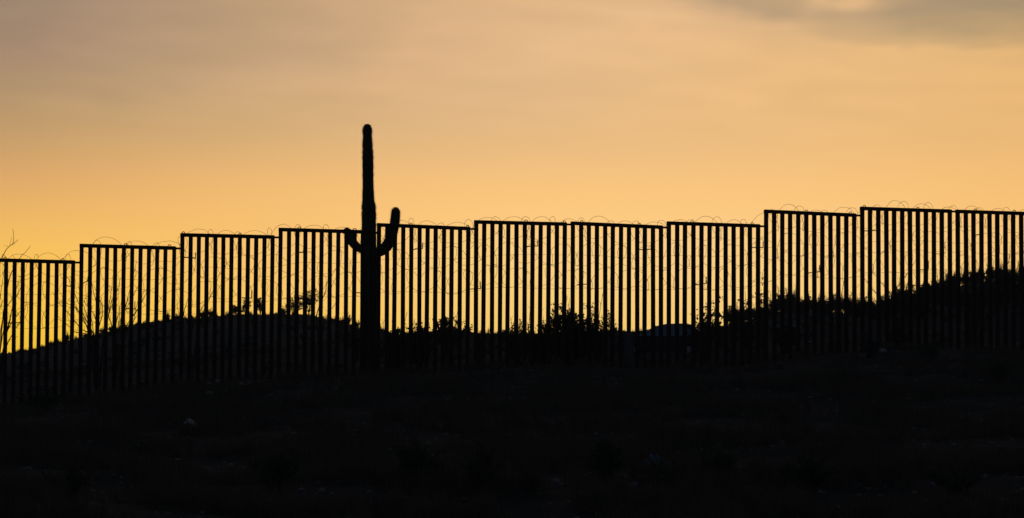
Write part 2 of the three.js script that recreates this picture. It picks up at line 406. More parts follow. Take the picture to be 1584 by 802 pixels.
// ------------------------------------------------------------------ coiled razor wire hung on the far side
{
  const smoothTop = x => { let s = 0; for (let k = -6; k <= 6; k++) s += topAt(x + k * 0.13); return s / 13; };
  const L0 = F0.x + 0.3, L1 = F1.x - 0.3;
  const coil = (drop, radius, seed, label, back) => {
    const r = rng(seed), geos = [], barbs = [];
    for (const hand of [1, -1]) {
      const pts = []; let th = r() * 6; let s = L0;
      const p0 = 1.05;
      while (s < L1) {
        const pitch = p0 * (1 + 0.16 * n2(s * 0.5, seed + hand)), rad = radius * (1 + 0.16 * n2(s * 0.7 + 9, seed * 2 + hand));
        const swing = 0.32 + 0.07 * n2(s * 0.4, seed + 31);
        const x = s + hand * swing * Math.sin(th) * (hand > 0 ? 1 : 1);
        const cy = smoothTop(s) - drop + 0.09 * n2(s * 0.55, seed + 77) + rad * Math.cos(th);
        const bz = back + rad * 0.75 * Math.sin(th);
        pts.push(V(x, cy, fenceZ(x)).addScaledVector(fenceBack, Math.max(0.09, bz)).add(V(0.008 * n3(x * 3, cy * 3, seed), 0.008 * n3(x * 3, cy * 3, seed + 5), 0)));
        th += 0.28; s += pitch * 0.28 / (2 * Math.PI);
      }
      geos.push(tube(pts, 0.006, 4));
      for (let i = 1; i < pts.length; i++) {
        const d = pts[i].clone().sub(pts[i - 1]).normalize();
        const m = pts[i].clone().lerp(pts[i - 1], 0.5), s1 = rdir(r).cross(d).normalize();
        barbs.push([m.clone().addScaledVector(s1, -0.011), s1, d, 0.022, 0.022]);
      }
    }
    const g = thing('razor_wire_coil', label, 'razor wire', V(0, 0, 0), 0, 'razor wire coils behind the bars');
    part('wire_loops', mergeGeometries(geos), M.wire, g);
    part('barbs', leaves(barbs), M.wire, g).userData.kind = 'stuff';
  };
  coil(0.23, 0.42, 3, 'uppermost razor wire coil, its loops arching above the fence rail', 0.48);
  coil(1.18, 0.42, 5, 'middle razor wire coil seen between the bars below the rail', 0.48);
  coil(2.02, 0.40, 8, 'lowest razor wire coil seen between the bars', 0.46);
  const line = (drop, label, seed) => {
    const pts = []; for (let s = L0; s < L1; s += 0.5) pts.push(V(s, smoothTop(s) - drop + 0.05 * n2(s * 0.3, seed), fenceZ(s)).addScaledVector(fenceBack, 0.12));
    single('tension_wire', tube(pts, 0.0045, 4), M.wire, label, 'wire', null, 'straight wires behind the bars');
  };
  line(1.22, 'upper straight tension wire running along behind the bars', 1);
  line(2.45, 'lower straight tension wire running along behind the bars', 2);
}

// ------------------------------------------------------------------ the saguaro
{
  const D = 103.2, foot = landAt(571, D);
  const g = thing('saguaro_cactus', 'tall saguaro cactus with two arms rising behind the fence', 'cactus', foot);
  const rel = (px, py) => at(px, py, D).sub(foot);
  const pm = D / FOCAL;
  const ribbed = (path, ribs) => { // [px, py, radius in rows]
    const c = new THREE.CatmullRomCurve3(path.map(([x, y]) => rel(x, y)), false, 'centripetal');
    const n = Math.max(24, Math.round(c.getLength() / 0.07)), pts = [], rad = [];
    const rads = path.map(p => p[2] * pm);
    for (let i = 0; i <= n; i++) {
      const t = i / n, f = t * (path.length - 1), k = Math.min(path.length - 2, Math.floor(f));
      pts.push(c.getPoint(t)); rad.push(lerp(rads[k], rads[k + 1], f - k) * (1 + 0.03 * n2(i * 0.22, ribs + path[0][0]) + 0.02 * n2(i * 0.9, ribs)));
    }
    // rounded tip
    const end = pts[n].clone(), dir = end.clone().sub(pts[n - 1]).normalize(), r0 = rad[n];
    for (const [h, q] of [[0.25, 0.975], [0.5, 0.88], [0.75, 0.69], [0.95, 0.45], [1.08, 0.22], [1.12, 0.04]]) { pts.push(end.clone().addScaledVector(dir, h * r0)); rad.push(r0 * q); }
    return { geo: tube(pts, rad, ribs * 6, ribs, 0.17), pts, rad, ribs };
  };
  const trunk = ribbed([[571, 590, 10.5], [570.8, 560, 12], [570.8, 500, 12.6], [570.7, 440, 12.4], [570.5, 400, 12.0], [570.5, 365, 11.3], [570.4, 338, 11.2], [570.3, 322, 10.9], [569.6, 313, 9.6], [569.2, 290, 8.6], [569, 262, 8.6], [568.8, 240, 8.4], [568.4, 229, 7.4], [568.2, 220, 7.4], [568, 205, 6.9], [567.9, 199.5, 6.6]], 16);
  const right = ribbed([[571, 391, 8], [584, 390, 8], [594, 385, 8.9], [602, 374, 8.7], [606.6, 361, 8.2], [609.8, 348, 7.8], [611.2, 337, 7.6], [611.8, 328.5, 7.1]], 11);
  const left = ribbed([[571, 388, 5.6], [559, 386, 6], [551, 381.5, 6.6], [544.5, 374, 7.2], [540, 366, 7.0], [537, 358.8, 6.0]], 10);
  part('trunk', trunk.geo, M.cactus, g);
  const armR = part('arm', right.geo, M.cactus, g), armL = part('arm', left.geo, M.cactus, g);
  tag(armR, 'long upward curving arm'); tag(armL, 'short stubby arm');
  const r = rng(21);
  const spines = o => {
    const list = [];
    for (let i = 2; i < o.pts.length - 1; i++) for (let k = 0; k < o.ribs; k++) {
      const t = o.pts[i + 1] ? o.pts[i + 1].clone().sub(o.pts[i - 1]).normalize() : V(0, 1, 0);
      let nn = V(0.31, 0.12, 0.94); nn.addScaledVector(t, -nn.dot(t)).normalize(); const bn = t.clone().cross(nn);
      const a = k / o.ribs * 2 * Math.PI + (r() - 0.5) * 0.05, dn = nn.clone().multiplyScalar(Math.cos(a)).addScaledVector(bn, Math.sin(a));
      for (let q = 0; q < 2; q++) { const d = dn.clone().add(rdir(r).multiplyScalar(0.6)).normalize(); list.push([o.pts[i].clone().addScaledVector(dn, o.rad[i] * 0.98), d, d.clone().cross(t).normalize(), 0.03 + 0.045 * r(), 0.009]); }
    }
    return leaves(list);
  };
  part('spines', mergeGeometries([trunk, right, left].map(spines)), M.spine, g).userData.kind = 'stuff';
}

// ------------------------------------------------------------------ plants
// a shrub of upright wands with small leaves; returns { wood, foliage } around the origin
function shrub(seed, { h = 1.6, w = 1.6, stems = 12, leafLen = 0.07, leafW = 0.035, per = 46, droop = 0.1, bare = 0.3, twigs = 3, spread = 1, wands = 0 } = {}) {
  const r = rng(seed), wood = [], lv = [];
  for (let i = 0; i < stems; i++) {
    const a = r() * 2 * Math.PI, out = Math.pow(r(), 0.7) * w / 2 * spread, hh = h * (0.6 + 0.4 * r()) * (1 - 0.35 * (out / (w / 2)) ** 2);
    const end = V(Math.cos(a) * out, hh, Math.sin(a) * out), bend = V((r() - 0.5) * 0.3 * w, 0, (r() - 0.5) * 0.3 * w);
    const c = new THREE.QuadraticBezierCurve3(V((r() - 0.5) * 0.12, -0.1, (r() - 0.5) * 0.12), V(end.x * 0.35, hh * 0.55, end.z * 0.35).add(bend.multiplyScalar(0.5)), end);
    const n = 7, pts = c.getPoints(n), rad = pts.map((_, k) => lerp(0.016, 0.004, k / n) * Math.sqrt(h / 1.6));
    wood.push(tube(pts, rad, 4));
    const sprays = [c];
    for (let q = 0; q < twigs; q++) {
      const t0 = 0.35 + 0.55 * r(), b = c.getPoint(t0), d = rdir(r); d.y = Math.abs(d.y) * 0.9 + 0.25;
      const e = b.clone().addScaledVector(d.normalize(), h * (0.12 + 0.2 * r())), m = b.clone().lerp(e, 0.5).add(rdir(r).multiplyScalar(0.05 * h));
      const tc = new THREE.QuadraticBezierCurve3(b, m, e); sprays.push(tc);
      wood.push(tube(tc.getPoints(4), [0.008, 0.006, 0.005, 0.004, 0.003].map(v => v * Math.sqrt(h / 1.6)), 3));
    }
    sprays.forEach((s, si) => {
      const cnt = Math.round(per * (si ? 0.45 : 1));
      for (let k = 0; k < cnt; k++) {
        const t = si ? 0.15 + 0.85 * r() : bare + (1 - bare) * r();
        const p = s.getPoint(t).add(rdir(r).multiplyScalar(0.02 + 0.035 * h * r()));
        const d = rdir(r); d.y += 0.5 - droop; d.normalize(); const nn = rdir(r).cross(d).normalize();
        const l = leafLen * (0.6 + 0.8 * r()); lv.push([p, d, nn, l, leafW * l / leafLen]);
      }
    });
  }
  for (let i = 0; i < wands; i++) { // thin bare wands standing out of the crown
    const a = r() * 2 * Math.PI, q = r() * w * 0.42, hh = h * (1.0 + 0.35 * r()), x = Math.cos(a) * q, z = Math.sin(a) * q;
    const e = V(x + (r() - 0.5) * 0.4, hh, z + (r() - 0.5) * 0.4), m = V(x * 0.8, hh * 0.6, z * 0.8);
    wood.push(tube([V(x * 0.4, 0, z * 0.4), m, e], [0.014, 0.011, 0.006], 4));
    for (let k = 0; k < 3; k++) { const b = m.clone().lerp(e, 0.2 + 0.7 * r()), d = rdir(r); d.y = Math.abs(d.y) + 0.5; wood.push(tube([b, b.clone().addScaledVector(d.normalize(), 0.1 + 0.2 * r())], [0.008, 0.004], 3)); }
  }
  return { wood: mergeGeometries(wood), foliage: leaves(lv) };
}
function plant(name, label, category, p, seed, opt, leafM, group, turn = 0) {
  const s = shrub(seed, opt), g = thing(name, label, category, p, turn, group);
  part('stems', s.wood, M.stem, g); part('foliage', s.foliage, leafM, g);
  return g;
}
function copy(src, p, turn, scale, label, group) {
  const c = src.clone(); c.name = numbered(src.name.replace(/_\d{3}$/, '')); c.position.copy(p); c.rotation.y = turn; c.scale.set(...scale);
  c.userData = { ...src.userData }; if (label) c.userData.label = label; if (group) c.userData.group = group;
  scene.add(c); return c;
}

// the big leafy bush and its neighbours just behind the fence
plant('leafy_bush', 'largest leafy bush behind the fence, right of the middle, its sprigs against the sky', 'bush', landAt(885, 107), 101, { h: 2.5, w: 3.2, stems: 60, leafLen: 0.10, leafW: 0.06, per: 54, bare: 0.2, twigs: 6, wands: 8 }, M.leafA);
plant('leafy_bush', 'low leafy bush at the left foot of the largest bush', 'bush', landAt(836, 107.5), 102, { h: 1.95, w: 1.7, stems: 26, leafLen: 0.10, leafW: 0.06, per: 46, twigs: 5, wands: 4 }, M.leafA);
plant('leafy_bush', 'slender leafy bush at the right side of the largest bush', 'bush', landAt(922, 106.5), 103, { h: 3.15, w: 1.7, stems: 18, leafLen: 0.09, leafW: 0.05, per: 46, bare: 0.2, twigs: 4 }, M.leafA);
plant('leafy_bush', 'leafy bush second right of the cactus trunk, low on the skyline', 'bush', landAt(648, 108), 104, { h: 2.0, w: 1.4, stems: 20, leafLen: 0.11, leafW: 0.065, per: 40, twigs: 5, wands: 3 }, M.leafA);
plant('leafy_bush', 'small bush close to the right side of the cactus trunk', 'bush', landAt(612, 110), 105, { h: 2.1, w: 1.8, stems: 24, leafLen: 0.09, leafW: 0.055, per: 50, twigs: 5, wands: 3 }, M.leafB);
plant('leafy_bush', 'loose hazy bush between the cactus and the big bush', 'bush', landAt(690, 128), 106, { h: 1.8, w: 2.8, stems: 30, leafLen: 0.1, leafW: 0.055, per: 50, bare: 0.35, twigs: 5, wands: 4 }, M.leafC);
plant('leafy_bush', 'small spiky leafed bush below the step right of the cactus', 'bush', landAt(737, 107), 107, { h: 1.75, w: 1.0, stems: 8, leafLen: 0.15, leafW: 0.06, per: 20 }, M.leafA);
plant('leafy_bush', 'small bush left of the big bush, just above the crest', 'bush', landAt(800, 112), 108, { h: 2.0, w: 1.9, stems: 22, leafLen: 0.09, leafW: 0.05, per: 46, twigs: 5, wands: 4 }, M.leafB);
plant('leafy_bush', 'tiny bush close on the left of the cactus trunk', 'bush', landAt(552, 130), 109, { h: 1.9, w: 1.8, stems: 14, leafLen: 0.08, leafW: 0.04, per: 44, twigs: 4 }, M.leafB);
// tall sparse broad leaved plants behind the fence right of the parked car
const sparse = [
  [1072, 108, 2.4, 0.9, 'sparse broad leaved plant standing right behind the parked car'], [1092, 107.5, 3.0, 0.8, 'taller sparse broad leaved plant right of the parked car'],
  [1109, 107.5, 3.4, 0.9, 'tall wispy plant in the middle of the sparse leafy row'], [1131, 108, 3.4, 0.9, 'sparse broad leaved plant left of the hazy shrub bank'], [1155, 108, 3.5, 0.9, 'sparse broad leaved plant in front of the hazy shrub bank'],
];
sparse.forEach(([px, d, h, w, label], i) => plant('broadleaf_plant', label, 'plant', landAt(px, d), 120 + i, { h, w, stems: 6, leafLen: 0.14, leafW: 0.08, per: 22, bare: 0.35, twigs: 3 }, M.leafA, 'sparse leafy plants behind the fence'));
plant('spire_plant', 'tallest narrow leafy spire left of the biggest fence step', 'plant', landAt(1181, 107.5), 130, { h: 4.0, w: 0.35, stems: 4, leafLen: 0.14, leafW: 0.05, per: 46, bare: 0.3, twigs: 1 }, M.leafA);

// shrubs along the right-hand hill: a few shapes repeated with their own size and turn
const hillShapes = [201, 202, 203, 204].map((s, i) => shrub(s, { h: 1.75, w: 2.2, stems: 22, leafLen: 0.12, leafW: 0.06, per: 38, bare: 0.15, twigs: 5, spread: 1.05, wands: 9 }));
{
  const r = rng(300), protos = [];
  const ones = ['', 'first', 'second', 'third', 'fourth', 'fifth', 'sixth', 'seventh', 'eighth', 'ninth', 'tenth', 'eleventh', 'twelfth', 'thirteenth', 'fourteenth', 'fifteenth', 'sixteenth', 'seventeenth', 'eighteenth', 'nineteenth'];
  const ord = n => n < 20 ? ones[n] : n % 10 ? ['twenty', 'thirty', 'forty'][Math.floor(n / 10) - 2] + '-' + ones[n % 10] : ['twentieth', 'thirtieth', 'fortieth'][n / 10 - 2];
  let nth = 0;
  const put = (px, d, size, label, group, leafM, lift = 0) => {
    const k = Math.floor(r() * 4), key = k + leafM.uuid, p = landAt(px, d); p.y -= lift;
    if (!protos[key]) {
      const g = thing('hill_shrub', label, 'shrub', p, r() * 6.3, group);
      part('stems', hillShapes[k].wood, M.stem, g); part('foliage', hillShapes[k].foliage, leafM, g); g.scale.setScalar(size); protos[key] = g; return;
    }
    copy(protos[key], p, r() * 6.3, [size * (0.85 + 0.4 * r()), size * (0.8 + 0.35 * r()), size], label, group);
  };
  nth = 0; for (let px = 1128; px < 1330; px += 8.5) put(px + r() * 7, 178 + r() * 26, 0.5 + 0.5 * r(), `hazy olive shrub, ${ord(++nth)} from the left in the bank before the last step`, 'hazy shrubs of the lower bank', M.leafC);
  nth = 0; for (let px = 1328; px < 1760; px += 8) put(px + r() * 7, 200 + r() * 10, 0.32 + 0.42 * r(), `shrub on the right-hand skyline, ${ord(++nth)} from the last fence step`, 'shrubs on the right-hand skyline', M.leafB);
  nth = 0; for (let px = 1330; px < 1760; px += 15) put(px + r() * 12, 150 + r() * 40, 0.7 + 0.5 * r(), `dark shrub on the right-hand slope, ${ord(++nth)} from the left`, 'shrubs on the right-hand slope', M.leafB);
  nth = 0; for (let px = 62; px < 330; px += 17) put(px + r() * 14, 208 + r() * 4, 0.22 + 0.28 * r(), `tiny shrub on the left-hand crest, ${ord(++nth)} from the left edge`, 'tiny shrubs on the left-hand crest', M.leafB, 0.1);
  nth = 0; for (let px = 500; px < 600; px += 17) put(px + r() * 14, 206 + r() * 4, 0.25 + 0.3 * r(), `tiny shrub on the hillside left of the cactus, ${ord(++nth)} from the left`, 'tiny shrubs left of the cactus', M.leafB, 0.1);
}

// hazy trees standing beyond the crest of the left-hand hill
function tree(label, px, d, h, w, seed, leafM, limbs = 10) {
  const r = rng(seed), p = landAt(px, d), g = thing('desert_tree', label, 'tree', p, 0, 'trees beyond the left-hand crest');
  const wood = [], lv = [];
  const fork = V((r() - 0.5) * 0.1, h * 0.2, 0);
  wood.push(tube([V(0, -0.3, 0), fork], [0.07, 0.05], 6));
  for (let i = 0; i < limbs; i++) {
    const a = r() * 6.28, q = Math.sqrt(r()) * w / 2, e = V(Math.cos(a) * q, h * (0.42 + 0.58 * r()), Math.sin(a) * q);
    const c = new THREE.QuadraticBezierCurve3(fork, V(e.x * 0.55, h * 0.35 + 0.25 * e.y, e.z * 0.55), e);
    wood.push(tube(c.getPoints(4), [0.035, 0.026, 0.018, 0.012, 0.006], 4));
    for (let k = 0; k < 9; k++) { // sprays of small leaves off each limb
      const b = c.getPoint(0.45 + 0.55 * r()), dd = rdir(r); dd.y = dd.y * 0.6 + 0.25; dd.normalize();
      const l = 0.12 * w + 0.2 * r(), tip = b.clone().addScaledVector(dd, l);
      wood.push(tube([b, tip], [0.007, 0.003], 3));
      for (let m = 0; m < 17; m++) { const t = 0.2 + 0.85 * r(), ld = rdir(r); lv.push([b.clone().lerp(tip, t).add(rdir(r).multiplyScalar(0.06)), ld, rdir(r).cross(ld).normalize(), 0.08 + 0.08 * r(), 0.06]); }
    }
  }
  part('trunk', mergeGeometries(wood), M.stem, g); part('crown', leaves(lv), leafM, g);
}
tree('larger hazy tree on the left-hand crest, just left of the middle of the cactus panel', 477, 216, 2.5, 2.4, 401, M.leafC, 13);
tree('smaller hazy tree left of the larger one on the left-hand crest', 453, 218, 1.9, 1.7, 402, M.leafC, 9);
tree('hazy tree at the top of the left-hand crest', 402, 217, 1.6, 0.9, 403, M.leafC, 6);
tree('thin pale tree at the left of the hazy trees on the crest', 378, 219, 2.1, 1.0, 404, M.leafC, 5);
tree('low round tree at the left end of the row on the crest', 364, 217, 1.3, 0.9, 405, M.leafC, 6);
tree('low hazy tree between the two clumps on the left-hand crest', 437, 217, 0.9, 0.9, 406, M.leafC, 6);

// bare wiry branches: stems surveyed one by one
function wiry(name, label, root, d, stems, seed, extra = 0, reach = [0, 0]) {
  const r = rng(seed), p = landAt(root, d), g = thing(name, label, 'shrub', p);
  const add = (pts, r0) => {
    const c = new THREE.CatmullRomCurve3(pts), n = pts.length * 6, q = c.getPoints(n);
    q.forEach((v, i) => { if (i && i < n) v.add(rdir(r).multiplyScalar(0.012)); });
    const geos = [tube(q, q.map((_, i) => lerp(r0, 0.006, i / n)), 5)];
    for (let k = 0; k < 4; k++) { // side twigs
      const b = c.getPoint(0.25 + 0.5 * r()), dd = rdir(r); dd.y = Math.abs(dd.y) + 0.3; dd.normalize();
      const e = b.clone().addScaledVector(dd, 0.15 + 0.35 * r()); geos.push(tube([b, b.clone().lerp(e, 0.5).add(rdir(r).multiplyScalar(0.03)), e], [0.008, 0.006, 0.004], 4));
    }
    part('stem', mergeGeometries(geos), M.stem, g);
  };
  for (const s of stems) add([V(0, -0.1, 0), ...s.map(([x, y]) => at(x, y, d + (r() - 0.5) * 0.8).sub(p))], 0.026);
  for (let i = 0; i < extra; i++) {
    const x1 = root + lerp(reach[0], reach[1], r()), top = 395 + 90 * r(), y0 = 540;
    const bend = (r() - 0.5) * 14;
    add([V((r() - 0.5) * 0.2, -0.1, 0), at(lerp(root, x1, 0.35) + bend, lerp(y0, top, 0.4), d).sub(p), at(lerp(root, x1, 0.75) + bend * 0.6, lerp(y0, top, 0.75), d + (r() - 0.5)).sub(p), at(x1, top, d + (r() - 0.5)).sub(p)], 0.014 + 0.01 * r());
  }
  return g;
}
wiry('ocotillo', 'bare wiry shrub at the left edge, two branches rising above the rail', -6, 105, [
  [[-4, 520], [-2, 460], [-2, 410], [3, 398], [10, 385], [19, 377], [20, 362], [19, 354]],
  [[2, 510], [8, 460], [15, 428], [22, 412], [30, 399], [38, 391], [47, 380]],
  [[1, 530], [10, 490], [9, 450], [14, 425]], [[4, 540], [14, 500], [20, 465], [29, 430]], [[6, 545], [20, 515], [34, 492], [40, 470]],
], 501, 5, [0, 50]);
wiry('ocotillo', 'bare wiry shrub with stems fanning left behind the second fence panel', 150, 106, [
  [[144, 520], [136, 503], [128, 486], [118, 462], [108, 436], [103, 428]], [[141, 515], [130, 500], [118, 478], [98, 468], [91, 466]],
  [[148, 515], [146, 490], [132, 470], [121, 454]], [[152, 510], [158, 480], [150, 455], [143, 440]], [[140, 520], [124, 508], [108, 488], [92, 470], [80, 452]],
  [[138, 522], [116, 514], [100, 500], [84, 492]],
], 502, 9, [-75, 40]);
wiry('ocotillo', 'bare wiry shrub right of the fan of stems, beside a wire bracket', 176, 106, [
  [[172, 505], [168, 490], [170, 472], [178, 455], [186, 440]], [[178, 505], [184, 486], [196, 478], [206, 470]], [[180, 510], [205, 500], [209, 480], [216, 455]],
], 503, 7, [-20, 60]);
wiry('dry_shrub', 'thin dry shrub behind the third fence panel', 292, 108, [[[290, 500], [284, 488], [288, 470], [294, 452]], [[298, 500], [310, 480], [322, 462], [330, 452]], [[300, 500], [312, 488], [318, 478]]], 504, 3, [-20, 60]);
wiry('dry_shrub', 'thin dry shrub just left of the cactus', 498, 108, [[[490, 500], [492, 478], [502, 455], [506, 437], [512, 428], [519, 416]], [[500, 505], [506, 488], [516, 474], [524, 462]]], 505, 1, [-10, 20]);
wiry('dry_shrub', 'bare twiggy shrub behind the middle of the highest panel', 1382, 108, [[[1380, 460], [1370, 445], [1358, 430], [1348, 420]], [[1386, 450], [1395, 436], [1404, 424], [1414, 408], [1417, 402]], [[1378, 470], [1360, 458], [1344, 440], [1330, 418]], [[1400, 470], [1402, 450], [1405, 440]]], 506, 3, [-50, 50]);
wiry('dry_shrub', 'bare twiggy shrub behind the panel at the right edge', 1500, 108, [[[1498, 450], [1492, 430], [1485, 420], [1492, 405]], [[1505, 440], [1504, 420], [1512, 402]], [[1520, 445], [1524, 425], [1530, 412], [1534, 404]], [[1550, 430], [1562, 400], [1563, 380]], [[1560, 440], [1572, 420], [1576, 405]]], 507, 6, [-20, 80]);
wiry('dry_shrub', 'thin dry shrub left of the last upward step', 1300, 112, [[[1298, 490], [1292, 470], [1288, 455]], [[1303, 490], [1310, 468], [1322, 450], [1330, 440]], [[1300, 490], [1301, 470], [1300, 460]]], 508, 2, [-25, 30]);

// ------------------------------------------------------------------ the parked car
{
  const D = 129.5, p = landAt(1024, D);
  const g = thing('parked_car', 'parked car behind the fence, its blue-grey cabin showing between the bars', 'car', p, -0.13);
  g.scale.setScalar(1.06);
  const ex = (pts, depth, bevel) => {
    const s = new THREE.Shape(); pts.forEach(([x, y], i) => (i ? s.lineTo(x, y) : s.moveTo(x, y))); s.closePath();
    const e = new THREE.ExtrudeGeometry(s, { depth: depth - 2 * bevel, bevelEnabled: true, bevelThickness: bevel, bevelSize: bevel, bevelSegments: 3, curveSegments: 6 });
    e.translate(0, 0, -(depth - 2 * bevel) / 2); return e;
  };
  const arch = (cx, r) => { const a = []; for (let i = 0; i <= 8; i++) { const t = Math.PI * (1 - i / 8); a.push([cx - Math.cos(t) * -r, 0.28 + Math.sin(t) * r]); } return a; };
  const bodyPts = [[-2.0, 0.28], ...arch(-1.28, 0.36), ...arch(1.25, 0.36), [1.98, 0.3], [2.03, 0.55], [1.98, 0.8], [1.85, 0.9], [-0.75, 0.86], [-1.7, 0.74], [-1.98, 0.62], [-2.05, 0.45]];
  part('body', ex(bodyPts, 1.66, 0.05), M.carPaint, g);
  const cab = [[-1.12, 0.84], [-0.62, 1.12], [-0.2, 1.32], [0.25, 1.42], [0.9, 1.44], [1.3, 1.4], [1.62, 1.18], [1.86, 0.88]];
  part('cabin', ex(cab, 1.46, 0.04), M.carRoof, g);
  const pane = (pts, name) => { for (const s of [1, -1]) { const w = ex(pts, 0.03, 0.006); w.translate(0, 0, s * 0.735); part(name, w, M.carGlass, g); } };
  pane([[-0.86, 0.92], [-0.5, 1.12], [-0.14, 1.28], [0.18, 1.35], [0.2, 0.92]], 'front_window');
  pane([[0.28, 0.92], [0.28, 1.36], [0.9, 1.37], [1.2, 1.33], [1.48, 1.13], [1.5, 0.94]], 'rear_window');
  const ws = new RoundedBoxGeometry(1.02, 0.02, 1.3, 2, 0.008); ws.rotateZ(0.505); ws.translate(-0.67, 1.125, 0); part('windscreen', ws, M.carGlass, g);
  for (const s of [1, -1]) {
    for (const cx of [-1.28, 1.25]) {
      const tg = new THREE.TorusGeometry(0.225, 0.085, 10, 24); tg.scale(1, 1, 1.15); tg.translate(cx, 0.3, s * 0.72);
      const w = part('wheel', tg, M.rubber, g); const rg = new THREE.CylinderGeometry(0.18, 0.18, 0.1, 20); rg.rotateX(Math.PI / 2); rg.translate(cx, 0.3, s * 0.74); part('rim', rg, M.rim, w);
    }
    const hl = new THREE.SphereGeometry(0.1, 12, 8); hl.scale(0.8, 0.7, 1.4); hl.translate(-1.93, 0.62, s * 0.6); part('headlight', hl, M.lamp, g);
    const tl = new RoundedBoxGeometry(0.08, 0.2, 0.24, 2, 0.02); tl.translate(2.0, 0.72, s * 0.64); part('tail_light', tl, mat(0.3, 0.02, 0.02, { roughness: 0.3 }), g);
    const mi = new RoundedBoxGeometry(0.1, 0.13, 0.18, 3, 0.04); mi.translate(-0.72, 0.98, s * 0.9); part('wing_mirror', mi, M.carPaint, g);
    const hd = new RoundedBoxGeometry(0.16, 0.025, 0.03, 2, 0.01); hd.translate(0.05, 0.78, s * 0.845); part('door_handle', hd, M.carPaint, g);
  }
}

// ------------------------------------------------------------------ post in front of the bars
{
  const d = -fenceZ(at(973, 560, 100).x) - 0.7, p = landAt(973, d);
  const g = thing('marker_post', 'squat grey post standing in front of the bars left of the car', 'post', p);
  const top = at(973, 517, d).y - p.y;
  const sh = new THREE.CylinderGeometry(0.24, 0.29, top - 0.05 + 0.3, 4, 6); sh.rotateY(Math.PI / 4); sh.translate(0, (top - 0.05 - 0.3) / 2, 0);
  part('shaft', sh.toNonIndexed(), M.concrete, g); sh.computeVertexNormals();
  const cp = new THREE.ConeGeometry(0.27, 0.1, 4); cp.rotateY(Math.PI / 4); cp.translate(0, top, 0); part('cap', cp.toNonIndexed(), M.concrete, g);
}

// ------------------------------------------------------------------ stones, litter and growth before the fence
function stoneGeo(seed, sx, sy, sz) {
  const g = new THREE.IcosahedronGeometry(1, 2), a = g.getAttribute('position');
  for (let i = 0; i < a.count; i++) { const v = V(a.getX(i), a.getY(i), a.getZ(i)); v.multiplyScalar(1 + 0.2 * n3(v.x * 1.3 + seed, v.y * 1.3, v.z * 1.3) + 0.07 * n3(v.x * 4, v.y * 4 + seed, v.z * 4)); a.setXYZ(i, v.x * sx, v.y * sy, v.z * sz); }
  g.computeVertexNormals(); return g;
}
[[324, 596, 0.09, 'pale stone at the fence foot, leftmost of the cluster'], [337, 593, 0.12, 'largest pale stone in the cluster at the fence foot'], [374, 597, 0.1, 'pale stone at the fence foot, right part of the cluster'], [387, 594, 0.09, 'rightmost pale stone of the cluster at the fence foot'],
  [349, 608, 0.09, 'pale stone lying in front of the cluster at the fence foot'], [323, 611, 0.11, 'pale stone lowest and leftmost before the cluster at the fence foot'], [1366, 546, 0.14, 'pale stone at the fence foot below the highest panel'], [1253, 530, 0.07, 'small pale stone at the fence foot right of the biggest step']]
  .forEach(([x, y, s, label], i) => { const p = spot(x, y, 60, 120); single('stone', stoneGeo(i * 3.3, s, s * 0.75, s * 0.9), M.paleStone, label, 'stone', p.add(V(0, s * 0.3, 0)), 'pale stones'); });

function crumple(seed, w, h, depth, amp) { // crumpled sheet with thickness
  const g = new THREE.BoxGeometry(w, h, depth, 10, 8, 2), a = g.getAttribute('position');
  for (let i = 0; i < a.count; i++) {
    const x = a.getX(i), y = a.getY(i), z = a.getZ(i), k = 4 / Math.max(w, h);
    a.setXYZ(i, x + amp * 0.5 * n3(x * k, y * k, seed), y + amp * 0.6 * n3(x * k + 5, y * k, seed), z + amp * n3(x * k, y * k + 9, seed) + amp * 0.4 * n3(x * k * 2.5, y * k * 2.5, seed + 3));
  }
  g.computeVertexNormals(); return g;
}
function litter(name, label, cat, px, py, w, h, m, seed, tilt = 0.5, spin = 0) {
  const p = spot(px, py, 42, 120), g = crumple(seed, w, h, 0.03, Math.min(w, h) * 0.35);
  g.rotateZ(spin); g.rotateX(-tilt); g.computeBoundingBox(); g.translate(0, -g.boundingBox.min.y - 0.03, 0);
  return single(name, g, m, label, cat, p, 'litter on the slope');
}
{ // the bag: a tied, half-filled sack
  const p = spot(292, 668, 42, 95), g = new THREE.SphereGeometry(1, 24, 18), a = g.getAttribute('position');
  for (let i = 0; i < a.count; i++) { const v = V(a.getX(i), a.getY(i), a.getZ(i)); const neck = smooth(0.75, 1, v.y); v.multiplyScalar(1 + 0.12 * n3(v.x * 2, v.y * 2, v.z * 2) + 0.05 * n3(v.x * 6, v.y * 6, v.z * 6)); a.setXYZ(i, v.x * 0.19 * (1 - 0.5 * neck), v.y * 0.15 + neck * 0.04, v.z * 0.17 * (1 - 0.5 * neck)); }
  g.computeVertexNormals(); g.translate(0, 0.12, 0);
  single('plastic_bag', g, M.bag, 'pale rounded bag lying on the dark slope at lower left', 'bag', p);
}
litter('litter_scrap', 'pale scrap left of the rounded bag', 'scrap', 218, 692, 0.2, 0.16, M.scrap, 1);
litter('litter_scrap', 'dull scrap between the rounded bag and the scrap left of it', 'scrap', 246, 697, 0.14, 0.2, M.stone, 2);
litter('litter_scrap', 'thin pale scrap below the rounded bag', 'scrap', 275, 713, 0.11, 0.05, M.scrap, 3);
litter('litter_scrap', 'thin bright scrap low on the slope under the fifth panel', 'scrap', 659, 711, 0.13, 0.05, M.bag, 4);
litter('litter_scrap', 'small pale scrap below and right of the cactus', 'scrap', 603, 698, 0.1, 0.05, M.bag, 5);
litter('litter_scrap', 'blue-grey square scrap uphill below the fifth panel', 'scrap', 681, 668, 0.16, 0.16, M.scrap, 6);
